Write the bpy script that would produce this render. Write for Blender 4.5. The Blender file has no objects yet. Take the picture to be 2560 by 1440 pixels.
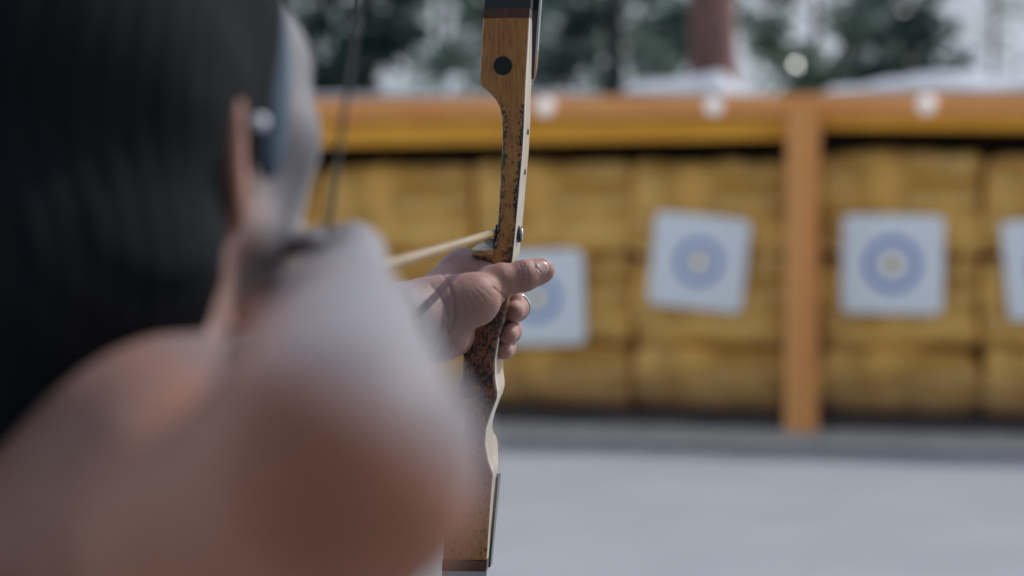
import bpy, bmesh, math, random
import numpy as np
from mathutils import Vector, Matrix, noise as mnoise

random.seed(7); rng = np.random.default_rng(11)
sc = bpy.context.scene
C = sc.collection
rad = math.radians

# ------------------------------------------------------------------ camera
FPX = 5110.0                       # focal length in photo pixels (2560 wide)
PITCH = rad(-2.96)
CAM = np.array([0.0, 0.0, 1.448])
FWD = np.array([0.0, math.cos(PITCH), math.sin(PITCH)])
UP = np.array([0.0, -math.sin(PITCH), math.cos(PITCH)])
RIGHT = np.array([1.0, 0.0, 0.0])
D0 = 1.455
def W(px, py, d):
    return CAM + FWD * d + RIGHT * ((px - 1280) / FPX * d) + UP * ((720 - py) / FPX * d)

cam_d = bpy.data.cameras.new('camera'); cam = bpy.data.objects.new('camera', cam_d); C.objects.link(cam)
cam_d.sensor_width = 36; cam_d.lens = 36 * FPX / 2560
cam.location = CAM; cam.rotation_euler = (math.pi / 2 + PITCH, 0, 0)
cam_d.clip_start = 0.02; cam_d.clip_end = 3000
cam_d.dof.use_dof = True; cam_d.dof.focus_distance = 1.485
cam_d.dof.aperture_fstop = (cam_d.lens / 1000) / 0.0176
cam_d.dof.aperture_blades = 0
sc.camera = cam

# ------------------------------------------------------------------ helpers
def tag(o, label=None, cat=None, group=None, kind=None):
    if label: o['label'] = label
    if cat: o['category'] = cat
    if group: o['group'] = group
    if kind: o['kind'] = kind
    return o
def empty(name, loc=(0, 0, 0)):
    o = bpy.data.objects.new(name, None); C.objects.link(o); o.location = loc; o.empty_display_size = .1
    return o
def link_mesh(name, me, mat, parent=None):
    o = bpy.data.objects.new(name, me); C.objects.link(o)
    if mat is not None:
        me.materials.clear(); me.materials.append(mat)
    if parent is not None:
        o.parent = parent
        o.matrix_parent_inverse = parent_inv(parent)
    return o
def parent_inv(p):
    m = Matrix.Identity(4); q = p
    while q is not None:
        m = Matrix.LocRotScale(q.location, q.rotation_euler, q.scale) @ m if q.parent is None else q.matrix_parent_inverse.copy() @ Matrix.LocRotScale(q.location, q.rotation_euler, q.scale) @ m
        q = q.parent
    return m.inverted()
def pydata(name, V, F, mat, parent=None, smooth=False, sharp=None):
    me = bpy.data.meshes.new(name)
    me.from_pydata([tuple(map(float, v)) for v in V], [], [tuple(int(i) for i in f) for f in F])
    me.update()
    if smooth:
        me.polygons.foreach_set('use_smooth', [True] * len(me.polygons))
        if sharp: me.set_sharp_from_angle(angle=rad(sharp))
    return link_mesh(name, me, mat, parent)
def np_mesh(name, V, Q, mat, parent=None):
    me = bpy.data.meshes.new(name)
    me.vertices.add(len(V)); me.vertices.foreach_set('co', np.asarray(V, np.float32).ravel())
    n = len(Q); k = Q.shape[1]
    me.loops.add(n * k); me.loops.foreach_set('vertex_index', np.asarray(Q, np.int32).ravel())
    me.polygons.add(n); me.polygons.foreach_set('loop_start', np.arange(0, n * k, k, dtype=np.int32))
    me.polygons.foreach_set('loop_total', np.full(n, k, np.int32))
    me.polygons.foreach_set('use_smooth', np.ones(n, bool))
    me.update(calc_edges=True); me.validate()
    return link_mesh(name, me, mat, parent)
class MB:
    def __init__(s): s.V = []; s.F = []
    def box(s, c, size, rz=0, M=None):
        hx, hy, hz = size[0] / 2, size[1] / 2, size[2] / 2
        cs, sn = math.cos(rz), math.sin(rz); b = len(s.V)
        for z in (-hz, hz):
            for x, y in ((-hx, -hy), (hx, -hy), (hx, hy), (-hx, hy)):
                s.V.append((c[0] + x * cs - y * sn, c[1] + x * sn + y * cs, c[2] + z))
        for f in ((3, 2, 1, 0), (4, 5, 6, 7), (0, 1, 5, 4), (1, 2, 6, 5), (2, 3, 7, 6), (3, 0, 4, 7)):
            s.F.append([b + i for i in f])
        return s
    def hexa(s, P):                         # 8 points: bottom ring, top ring
        b = len(s.V); s.V += [tuple(p) for p in P]
        for f in ((3, 2, 1, 0), (4, 5, 6, 7), (0, 1, 5, 4), (1, 2, 6, 5), (2, 3, 7, 6), (3, 0, 4, 7)):
            s.F.append([b + i for i in f])
        return s
    def tube(s, pts, radii, n=12, caps=True):
        pts = [np.asarray(p, float) for p in pts]; rings = []
        for i, p in enumerate(pts):
            t = (pts[min(i + 1, len(pts) - 1)] - pts[max(i - 1, 0)]); t /= np.linalg.norm(t)
            a = np.array([0, 0, 1.0]) if abs(t[2]) < .9 else np.array([1.0, 0, 0])
            u = np.cross(a, t); u /= np.linalg.norm(u); v = np.cross(t, u)
            r = radii[i] if hasattr(radii, '__len__') else radii
            b = len(s.V)
            for k in range(n):
                q = 2 * math.pi * k / n
                s.V.append(tuple(p + r * (math.cos(q) * u + math.sin(q) * v)))
            rings.append(b)
        for a_, b_ in zip(rings, rings[1:]):
            for k in range(n):
                s.F.append([a_ + k, a_ + (k + 1) % n, b_ + (k + 1) % n, b_ + k])
        if caps:
            s.F.append([rings[0] + k for k in range(n)][::-1]); s.F.append([rings[-1] + k for k in range(n)])
        return s
    def build(s, name, mat, parent=None, smooth=False, sharp=35):
        return pydata(name, s.V, s.F, mat, parent, smooth, sharp)

# ------------------------------------------------------------------ materials
def mat(name):
    m = bpy.data.materials.new(name); m.use_nodes = True
    nt = m.node_tree; b = nt.nodes['Principled BSDF']
    return m, nt, b
def N(nt, typ, **kw):
    n = nt.nodes.new(typ)
    for k, v in kw.items():
        if k in n.inputs.keys(): n.inputs[k].default_value = v
        else: setattr(n, k, v)
    return n
def ramp(nt, fac, stops):
    r = nt.nodes.new('ShaderNodeValToRGB'); e = r.color_ramp.elements
    while len(e) < len(stops): e.new(.5)
    for q, (p, c) in zip(e, stops):
        q.position = p; q.color = (*c, 1) if len(c) == 3 else c
    nt.links.new(fac, r.inputs['Fac']); return r.outputs['Color']
def mixc(nt, fac, a, b, mode='MIX'):
    m = nt.nodes.new('ShaderNodeMix'); m.data_type = 'RGBA'; m.blend_type = mode
    for sock, v in ((m.inputs[0], fac), (m.inputs[6], a), (m.inputs[7], b)):
        if hasattr(v, 'is_output'): nt.links.new(v, sock)
        elif isinstance(v, (tuple, list)): sock.default_value = (*v, 1)
        else: sock.default_value = v
    return m.outputs[2]
def objcoord(nt, scale=(1, 1, 1), which='Object'):
    t = nt.nodes.new('ShaderNodeTexCoord'); mp = nt.nodes.new('ShaderNodeMapping')
    mp.inputs['Scale'].default_value = scale
    nt.links.new(t.outputs[which], mp.inputs['Vector']); return mp.outputs['Vector']
def noise(nt, vec, scale, detail=4, rough=.55):
    n = N(nt, 'ShaderNodeTexNoise', Scale=scale, Detail=detail, Roughness=rough)
    nt.links.new(vec, n.inputs['Vector']); return n.outputs['Fac']
def bump(nt, b, h, strength, dist):
    n = N(nt, 'ShaderNodeBump', Strength=strength, Distance=dist)
    nt.links.new(h, n.inputs['Height']); nt.links.new(n.outputs['Normal'], b.inputs['Normal'])
def varied(name, c1, c2, scale, rough=.7, stretch=(1, 1, 1), bmp=0, detail=5, lo=.35, hi=.65, spec=.5):
    m, nt, b = mat(name)
    v = objcoord(nt, stretch); f = noise(nt, v, scale, detail)
    nt.links.new(ramp(nt, f, [(lo, c1), (hi, c2)]), b.inputs['Base Color'])
    b.inputs['Roughness'].default_value = rough; b.inputs['Specular IOR Level'].default_value = spec
    if bmp: bump(nt, b, f, .6, bmp)
    return m

def mat_skin():
    m, nt, b = mat('skin')
    v = objcoord(nt)
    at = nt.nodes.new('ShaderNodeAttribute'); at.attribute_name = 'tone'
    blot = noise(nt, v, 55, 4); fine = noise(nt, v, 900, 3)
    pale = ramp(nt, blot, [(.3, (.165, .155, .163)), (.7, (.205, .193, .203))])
    warm_skin = ramp(nt, blot, [(.3, (.355, .124, .054)), (.7, (.41, .150, .070))])  # warm skin for the arm's painted shade, and for ear, neck and bow hand
    col = mixc(nt, at.outputs['Fac'], pale, warm_skin)
    pores = noise(nt, v, 260, 3)
    col = mixc(nt, .25, col, ramp(nt, pores, [(.35, (.72, .6, .58)), (.65, (1, 1, 1))]), 'MULTIPLY')
    nt.links.new(col, b.inputs['Base Color'])
    b.inputs['Roughness'].default_value = .58
    b.inputs['Specular IOR Level'].default_value = .3
    b.inputs['Sheen Weight'].default_value = .03; b.inputs['Sheen Roughness'].default_value = .4
    b.inputs['Subsurface Weight'].default_value = .22
    b.inputs['Subsurface Radius'].default_value = (1.0, .35, .2)
    b.inputs['Subsurface Scale'].default_value = .006
    vor = N(nt, 'ShaderNodeTexVoronoi', Scale=700.0); nt.links.new(v, vor.inputs['Vector'])
    h = mixc(nt, .5, vor.outputs['Distance'], fine)
    bump(nt, b, h, .35, .0006)
    return m
def mat_wood_riser():
    m, nt, b = mat('riser_wood')
    v = objcoord(nt, (1, 1, .16)); v1 = objcoord(nt)
    grain = noise(nt, v, 420, 6, .65)
    base = ramp(nt, grain, [(.3, (.20, .080, .022)), (.5, (.31, .138, .040)), (.75, (.40, .195, .065))])
    at = nt.nodes.new('ShaderNodeAttribute'); at.attribute_name = 'wear'     # dirt worked in where hands and edges wear
    red = ramp(nt, grain, [(.3, (.13, .042, .022)), (.7, (.23, .082, .045))])
    atg = nt.nodes.new('ShaderNodeAttribute'); atg.attribute_name = 'grip'
    base = mixc(nt, atg.outputs['Fac'], base, red)
    v2 = objcoord(nt, (1, 1, .55))
    spots = noise(nt, v2, 520, 6, .7); broad = noise(nt, v1, 110, 4)
    mth = N(nt, 'ShaderNodeMath', operation='ADD'); nt.links.new(spots, mth.inputs[0])
    sc1 = N(nt, 'ShaderNodeMath', operation='MULTIPLY_ADD'); nt.links.new(at.outputs['Fac'], sc1.inputs[0]); sc1.inputs[1].default_value = .36; sc1.inputs[2].default_value = -.24
    nt.links.new(sc1.outputs[0], mth.inputs[1])
    m2 = N(nt, 'ShaderNodeMath', operation='MULTIPLY_ADD'); nt.links.new(broad, m2.inputs[0]); m2.inputs[1].default_value = .30; nt.links.new(mth.outputs[0], m2.inputs[2])
    f = ramp(nt, m2.outputs[0], [(.585, (0, 0, 0)), (.68, (1, 1, 1))])
    col = mixc(nt, f, base, (.016, .013, .013))
    nt.links.new(col, b.inputs['Base Color'])
    b.inputs['Roughness'].default_value = .42; b.inputs['Specular IOR Level'].default_value = .4
    b.inputs['Coat Weight'].default_value = .12; b.inputs['Coat Roughness'].default_value = .25
    bump(nt, b, m2.outputs[0], .25, .0006)
    return m
def mat_side_wood():
    m, nt, b = mat('riser_side_wood')
    v = objcoord(nt, (1, 1, .06)); g = noise(nt, v, 500, 4, .6)
    nt.links.new(ramp(nt, g, [(.3, (.40, .34, .26)), (.7, (.58, .51, .42))]), b.inputs['Base Color'])
    b.inputs['Roughness'].default_value = .35; b.inputs['Coat Weight'].default_value = .3
    return m
def plain(name, c, rough=.5, metal=0, spec=.5, em=None):
    m, nt, b = mat(name)
    v = objcoord(nt); f = noise(nt, v, 40, 3)
    nt.links.new(ramp(nt, f, [(.3, tuple(x * .88 for x in c)), (.7, tuple(min(1, x * 1.08) for x in c))]), b.inputs['Base Color'])
    b.inputs['Roughness'].default_value = rough; b.inputs['Metallic'].default_value = metal
    b.inputs['Specular IOR Level'].default_value = spec
    return m
def mat_straw():
    m, nt, b = mat('straw')
    v = objcoord(nt, (.35, 1, 1.9), 'Object'); f = noise(nt, v, 26, 7, .75)
    oi = nt.nodes.new('ShaderNodeObjectInfo')
    big = noise(nt, objcoord(nt), 3.2, 3)
    col = ramp(nt, f, [(.28, (.74, .345, .062)), (.5, (.89, .475, .115)), (.75, (.93, .57, .19))])
    col = mixc(nt, ramp(nt, big, [(.40, (0, 0, 0)), (.60, (.85, .85, .85))]), col, (.50, .235, .045))
    lay = noise(nt, objcoord(nt, (.8, 1, 5)), 2.6, 4, .6)
    col = mixc(nt, ramp(nt, lay, [(.5, (0, 0, 0)), (.68, (.8, .8, .8))]), col, (.93, .62, .25))
    at = nt.nodes.new('ShaderNodeAttribute'); at.attribute_name = 'foot_brown'
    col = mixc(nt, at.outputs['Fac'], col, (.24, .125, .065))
    nt.links.new(col, b.inputs['Base Color']); b.inputs['Roughness'].default_value = .85
    b.inputs['Specular IOR Level'].default_value = .2
    bump(nt, b, f, .5, .006)
    return m
def mat_ground():
    m, nt, b = mat('pale_sand')
    v = objcoord(nt); f = noise(nt, v, 1.2, 6, .6); g = noise(nt, v, 45, 5, .7)
    col = ramp(nt, f, [(.3, (.262, .270, .278)), (.7, (.312, .318, .324))])
    col = mixc(nt, .5, col, ramp(nt, g, [(.3, (.75, .75, .75)), (.7, (1.15, 1.15, 1.15))]), 'MULTIPLY')
    nt.links.new(col, b.inputs['Base Color']); b.inputs['Roughness'].default_value = .95
    b.inputs['Specular IOR Level'].default_value = .1
    bump(nt, b, g, .5, .012)
    return m
def mat_leaf(name, c1, c2, trans=.35):
    m, nt, b = mat(name)
    oi = nt.nodes.new('ShaderNodeNewGeometry')
    col = ramp(nt, oi.outputs['Random Per Island'], [(.0, c1), (1., c2)])
    nt.links.new(col, b.inputs['Base Color'])
    b.inputs['Roughness'].default_value = .23; b.inputs['Specular IOR Level'].default_value = 1.0; b.inputs['Coat Weight'].default_value = .2; b.inputs['Coat Roughness'].default_value = .2
    tr = nt.nodes.new('ShaderNodeBsdfTranslucent'); nt.links.new(col, tr.inputs['Color'])
    mx = nt.nodes.new('ShaderNodeMixShader'); mx.inputs[0].default_value = trans
    nt.links.new(b.outputs[0], mx.inputs[1]); nt.links.new(tr.outputs[0], mx.inputs[2])
    nt.links.new(mx.outputs[0], nt.nodes['Material Output'].inputs['Surface'])
    return m
def mat_tarp():
    m, nt, b = mat('white_sheeting')
    f = noise(nt, objcoord(nt), 6, 4)
    nt.links.new(ramp(nt, f, [(.3, (.72, .74, .76)), (.7, (.82, .83, .85))]), b.inputs['Base Color'])
    b.inputs['Roughness'].default_value = .5
    tr = nt.nodes.new('ShaderNodeBsdfTranslucent'); tr.inputs['Color'].default_value = (.8, .82, .85, 1)
    mx = nt.nodes.new('ShaderNodeMixShader'); mx.inputs[0].default_value = .45
    nt.links.new(b.outputs[0], mx.inputs[1]); nt.links.new(tr.outputs[0], mx.inputs[2])
    nt.links.new(mx.outputs[0], nt.nodes['Material Output'].inputs['Surface'])
    return m

M_skin = mat_skin(); M_riser = mat_wood_riser(); M_side = mat_side_wood(); M_straw = mat_straw()
M_hair = varied('dark_hair', (.004, .0065, .009), (.010, .0095, .009), 60, .75, (1, 1, .12), .001, lo=.3, hi=.75, spec=.12)
M_temple = varied('cropped_hair', (.035, .062, .095), (.06, .095, .135), 200, .6, (1, 1, .3), 0)  # sky light caught by the cropped hair, put into its blue base colour
M_black = plain('black_plastic', (.010, .011, .012), .35)
M_limb = plain('black_glass_limb', (.010, .012, .013), .22)
M_green = plain('dark_green_glass_limb', (.022, .036, .03), .2)
M_cream = plain('sky_mirroring_limb_glass', (.34, .34, .35), .25)
M_brown = varied('brown_lamination', (.05, .026, .018), (.09, .042, .026), 300, .35, (1, 1, .2))
M_redw = plain('reddish_tip_overlay', (.30, .11, .06), .4)
M_steel = plain('steel', (.62, .63, .66), .28, 1)
M_gold = plain('ring_metal', (.42, .39, .35), .22, 1)
M_pearl = plain('pearl', (.85, .84, .88), .2)
M_nail = plain('nail', (.40, .245, .215), .35)
M_shaft = varied('arrow_wood', (.28, .19, .09), (.38, .28, .15), 80, .28, (.1, .1, .1))
M_vane = plain('vane', (.55, .5, .42), .6)
M_string = plain('bow_string', (.030, .026, .022), .6)
M_serve = plain('string_serving', (.09, .055, .025), .7)
M_leather = varied('hair_rest', (.46, .40, .32), (.60, .54, .45), 260, .9, (1, 1, 1), .0008)
M_rib = varied('rest_edge', (.34, .17, .06), (.50, .28, .12), 300, .7)
M_board = varied('orange_board', (.86, .32, .08), (.96, .41, .12), 14, .6, (.06, 1, 1), .001)
M_board2 = varied('ochre_board', (.80, .32, .015), (.92, .42, .03), 14, .6, (.06, 1, 1), .001)
M_post = varied('post_wood', (.82, .30, .075), (.88, .42, .13), 7, .65, (1, 1, .06), .001)
M_dark = varied('dark_timber', (.045, .036, .03), (.10, .075, .055), 9, .8, (.2, 1, 1))
M_back = varied('back_boards', (.04, .03, .02), (.08, .06, .04), 5, .8)
M_paper = plain('target_paper', (.93, .92, .90), .7)
M_blue = plain('printed_blue', (.13, .22, .52), .7)
M_yel = plain('printed_yellow', (.62, .40, .10), .7)
M_pink = plain('printed_pale_red', (.88, .87, .86), .7)
M_knob = plain('lamp_glass', (.85, .84, .80), .25)
M_knob.node_tree.nodes['Principled BSDF'].inputs['Emission Color'].default_value = (1, .95, .85, 1); M_knob.node_tree.nodes['Principled BSDF'].inputs['Emission Strength'].default_value = .18
M_ground = mat_ground(); M_tarp = mat_tarp()
M_trous = varied('trousers', (.03, .035, .045), (.05, .055, .065), 300, .9)
M_shoe = plain('shoe_leather', (.05, .04, .035), .5)
M_bark = varied('red_brown_bark', (.16, .075, .06), (.27, .14, .115), 12, .9, (1, 1, .25), .01)
M_barkd = varied('dark_bark', (.02, .022, .022), (.045, .045, .042), 12, .9, (1, 1, .25), .01)
M_barkg = varied('grey_bark', (.10, .10, .09), (.17, .165, .15), 12, .9, (1, 1, .25), .01)
M_barkw = varied('pale_bark', (.72, .72, .72), (.86, .86, .86), 7, .8, (1, 1, .4), .004)
L_dark = mat_leaf('dark_leaf', (.020, .055, .042), (.055, .11, .08), .3)
L_mid = mat_leaf('mid_leaf', (.10, .165, .115), (.24, .31, .23), .5)
L_pale = mat_leaf('pale_leaf', (.16, .19, .15), (.30, .33, .27), .5)

# ------------------------------------------------------------------ SDF tools
def seg(P, a, b, ra, rb):
    a = np.asarray(a, float); b = np.asarray(b, float); ba = b - a
    t = np.clip(((P - a) @ ba) / (ba @ ba), 0, 1)
    return np.linalg.norm(P - a - t[:, None] * ba, axis=1) - (ra + (rb - ra) * t)
def chain(P, pts, k=.004):
    d = None
    for (a, ra), (b, rb) in zip(pts, pts[1:]):
        e = seg(P, a, b, ra, rb); d = e if d is None else smin(d, e, k)
    return d
def ell(P, c, r, R=None):
    q = P - np.asarray(c)
    if R is not None: q = q @ R
    r = np.asarray(r); k0 = np.linalg.norm(q / r, axis=1); k1 = np.linalg.norm(q / (r * r), axis=1)
    return np.where(k1 > 1e-9, k0 * (k0 - 1) / np.maximum(k1, 1e-9), -r.min())
def smin(a, b, k):
    h = np.maximum(k - np.abs(a - b), 0) / k
    return np.minimum(a, b) - h * h * k * .25
def smax(a, b, k): return -smin(-a, -b, k)

def surface(f, lo, hi, h, sub=6):
    lo = np.asarray(lo, float); n = np.ceil((np.asarray(hi) - lo) / h / sub).astype(int) * sub + 1
    nc = (n - 1) // sub + 1
    g = np.stack(np.meshgrid(*[np.arange(k) for k in nc], indexing='ij'), -1).reshape(-1, 3)
    dc = f(lo + g * (h * sub)).reshape(nc)
    D = np.repeat(np.repeat(np.repeat(dc, sub, 0), sub, 1), sub, 2)[:n[0], :n[1], :n[2]].astype(np.float32)
    near = np.zeros(nc, bool); near |= np.abs(dc) < h * sub * 2.6
    m = np.repeat(np.repeat(np.repeat(near, sub, 0), sub, 1), sub, 2)[:n[0], :n[1], :n[2]]
    idx = np.argwhere(m)
    for s0 in range(0, len(idx), 1500000):
        I = idx[s0:s0 + 1500000]
        D[I[:, 0], I[:, 1], I[:, 2]] = f(lo + I * h)
    S = D < 0
    c = [S[i:n[0] - 1 + i, j:n[1] - 1 + j, k:n[2] - 1 + k] for i in (0, 1) for j in (0, 1) for k in (0, 1)]
    allin = c[0].copy(); anyin = c[0].copy()
    for q in c[1:]: allin &= q; anyin |= q
    act = anyin & ~allin
    A = np.argwhere(act); vid = np.full(act.shape, -1, np.int64); vid[act] = np.arange(len(A))
    pos = np.zeros((len(A), 3)); cnt = np.zeros(len(A))
    corners = [(i, j, k) for i in (0, 1) for j in (0, 1) for k in (0, 1)]
    for a in corners:
        for ax in range(3):
            if a[ax]: continue
            b = list(a); b[ax] = 1
            da = D[A[:, 0] + a[0], A[:, 1] + a[1], A[:, 2] + a[2]]; db = D[A[:, 0] + b[0], A[:, 1] + b[1], A[:, 2] + b[2]]
            x = (da < 0) != (db < 0); t = np.where(x, da / np.where(x, da - db, 1), 0)
            p = np.tile(np.array(a, float), (len(A), 1)); p[:, ax] += t
            pos[x] += p[x]; cnt[x] += 1
    V = lo + (A + pos / cnt[:, None]) * h
    Q = []
    for ax in range(3):
        o1, o2 = [(1, 2), (2, 0), (0, 1)][ax]
        sl0 = [slice(1, n[i] - 1) for i in range(3)]; sl0[ax] = slice(0, n[ax] - 1)
        sl1 = list(sl0); sl1[ax] = slice(1, n[ax])
        s0 = S[tuple(sl0)]; s1 = S[tuple(sl1)]; E = np.argwhere(s0 != s1)
        flip = s0[E[:, 0], E[:, 1], E[:, 2]]
        off = np.array([1, 1, 1]); off[ax] = 0; E = E + off
        e1 = np.zeros(3, int); e1[o1] = 1; e2 = np.zeros(3, int); e2[o2] = 1
        q = np.stack([vid[tuple((E - e1 - e2).T)], vid[tuple((E - e2).T)], vid[tuple(E.T)], vid[tuple((E - e1).T)]], 1)
        q[~flip] = q[~flip][:, ::-1]; Q.append(q)
    Q = np.concatenate(Q); Q = Q[(Q >= 0).all(1)]
    # project the vertices once onto the field, which removes the grid's terracing
    e = h * .5; d = f(V); G = np.stack([f(V + np.eye(3)[i] * e) - f(V - np.eye(3)[i] * e) for i in range(3)], 1) / (2 * e)
    g2 = np.maximum((G * G).sum(1), .25); V = V - np.clip(d / g2, -h, h)[:, None] * G
    return V, Q

def set_attr(me, name, vals):
    a = me.attributes.new(name, 'FLOAT', 'POINT'); a.data.foreach_set('value', np.asarray(vals, np.float32))

# ------------------------------------------------------------------ bow frame
YB = np.array([math.sin(rad(5.7)), math.cos(rad(5.7)), .006]); YB /= np.linalg.norm(YB)
def interp(tab, y):
    return float(np.interp(y, [t[0] for t in tab], [t[1] for t in tab]))
DF = 1.448
def BW(px, py, depth=0.0):
    """a point on the bow's front face (traced in the focus plane), pushed back by depth along the arrow's line"""
    p = W(px, py, DF); xc = -.015
    p = p + FWD * (-.1 * (p[0] - xc))
    return p + YB * depth

# ------------------------------------------------------------------ bow hand field
def H(px, py, dy): return W(px, py, 1.455 + dy / 1000)
def mm(v): return v / 1000
def hand_field(P):
    palm = chain(P, [(H(985, 812, -62), mm(26)), (H(1050, 800, -42), mm(24)), (H(1090, 795, -36), mm(20))], .01)
    for a, b, ra, rb in (
        ((1078, 765, -36), (1158, 669, 18), 19, 12.8), ((1084, 790, -30), (1160, 722, 30), 19, 13),
        ((1090, 815, -28), (1162, 772, 33), 18, 12), ((1097, 838, -26), (1167, 818, 32), 16, 11),
        ((1092, 848, -32), (1140, 842, 2), 11.5, 12)):
        palm = smin(palm, seg(P, H(*a), H(*b), mm(ra), mm(rb)), .012)
    then = chain(P, [(H(1096, 782, -40), mm(16)), (H(1150, 757, -42), mm(16.8)), (H(1186, 748, -40), mm(16.8)), (H(1214, 728, -28), mm(13.5))], .008)
    web = chain(P, [(H(1150, 684, 8), mm(12)), (H(1200, 692, 0), mm(11)), (H(1240, 700, -10), mm(10))], .008)
    hand = smin(smin(palm, then, .010), web, .012)
    thumb = chain(P, [(H(1232, 706, -18), mm(11.8)), (H(1257, 701, -26), mm(11.9)), (H(1280, 698, -25), mm(10.1)), (H(1309, 690, -23), mm(10.2)), (H(1328, 684, -20), mm(9.2)), (H(1355, 674, -17), mm(7.4))], .003)
    thumb = smin(thumb, ell(P, H(1312, 688, -24), (mm(9.5), mm(10.2), mm(10.2))), .004)
    # flatter pad side and a broad tip
    thumb = smin(thumb, ell(P, H(1345, 679, -18), (mm(11.0), mm(7.4), mm(8.9))), .004)
    hand = smin(hand, thumb, .006)
    fingers = None
    for pts in (
        [((1158, 669, 18), 12.5), ((1212, 705, 60), 9.8), ((1280, 731, 46), 8.6), ((1276, 742, 14), 7.8)],
        [((1160, 722, 30), 12.5), ((1218, 752, 68), 9.8), ((1290, 764, 52), 8.9), ((1291, 770, 28), 8.2), ((1284, 778, 8), 7.3)],
        [((1162, 772, 33), 11.5), ((1215, 812, 68), 9.2), ((1274, 824, 52), 8.3), ((1275, 829, 28), 7.8), ((1269, 836, 9), 6.9)],
        [((1167, 818, 32), 10.5), ((1215, 858, 64), 8.0), ((1263, 869, 50), 7.2), ((1264, 873, 28), 6.7), ((1260, 877, 12), 6.1)]):
        fg = chain(P, [(H(*a), mm(r)) for a, r in pts], .004)
        fingers = fg if fingers is None else smin(fingers, fg, .0022)
    d = smin(hand, fingers, .006)
    # skin folds on the side that faces the archer
    rel = P - CAM; dep = rel @ FWD; px = 1280 + (rel @ RIGHT) / dep * FPX; py = 720 - (rel @ UP) / dep * FPX
    front = np.clip((1.462 - dep) / .012, 0, 1)
    for pts, w, dp in CREASES:
        dm = np.full(len(P), 1e9)
        for (x0, y0), (x1, y1) in zip(pts, pts[1:]):
            bx, by = x1 - x0, y1 - y0; t = np.clip(((px - x0) * bx + (py - y0) * by) / (bx * bx + by * by), 0, 1)
            dm = np.minimum(dm, np.hypot(px - x0 - t * bx, py - y0 - t * by))
        d = d + front * mm(dp) * np.exp(-(dm / w) ** 2)
    return d
CREASES = [
    ([(1108, 690), (1124, 716), (1133, 745), (1136, 778), (1131, 808), (1119, 832)], 4.2, .7),
    ([(1076, 713), (1098, 738), (1113, 768), (1119, 800), (1114, 826)], 4.0, .5), ([(1092, 742), (1106, 766), (1110, 790)], 2.0, .22),
    ([(1233, 719), (1246, 730), (1258, 739), (1264, 746)], 3.2, .95), ([(1262, 704), (1266, 722), (1262, 742)], 7, .55),
    ([(1300, 658), (1305, 680), (1310, 703)], 1.9, .55), ([(1308, 657), (1313, 682), (1317, 706)], 1.9, .6), ([(1304, 664), (1309, 690)], 1.4, .25),
    ([(1317, 668), (1321, 688), (1320, 706)], 2.2, .5), ([(1295, 664), (1300, 700)], 1.6, .22), ([(1288, 668), (1292, 690)], 1.6, .14),
    ([(1163, 735), (1174, 756), (1182, 780)], 1.8, .2), ([(1188, 724), (1206, 742), (1216, 762)], 1.8, .22), ([(1198, 716), (1216, 730), (1230, 744)], 1.8, .2),
    ([(1150, 745), (1158, 760), (1166, 782)], 1.8, .16), ([(1176, 728), (1194, 752), (1200, 774)], 1.6, .14), ([(1140, 700), (1152, 720), (1156, 742)], 1.8, .15),
    ([(1120, 752), (1146, 744), (1170, 726)], 1.6, .12), ([(1128, 800), (1150, 792), (1172, 790)], 1.6, .12),
    ([(1333, 655), (1341, 671), (1353, 685), (1367, 686)], 2.0, .6),
]
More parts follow.
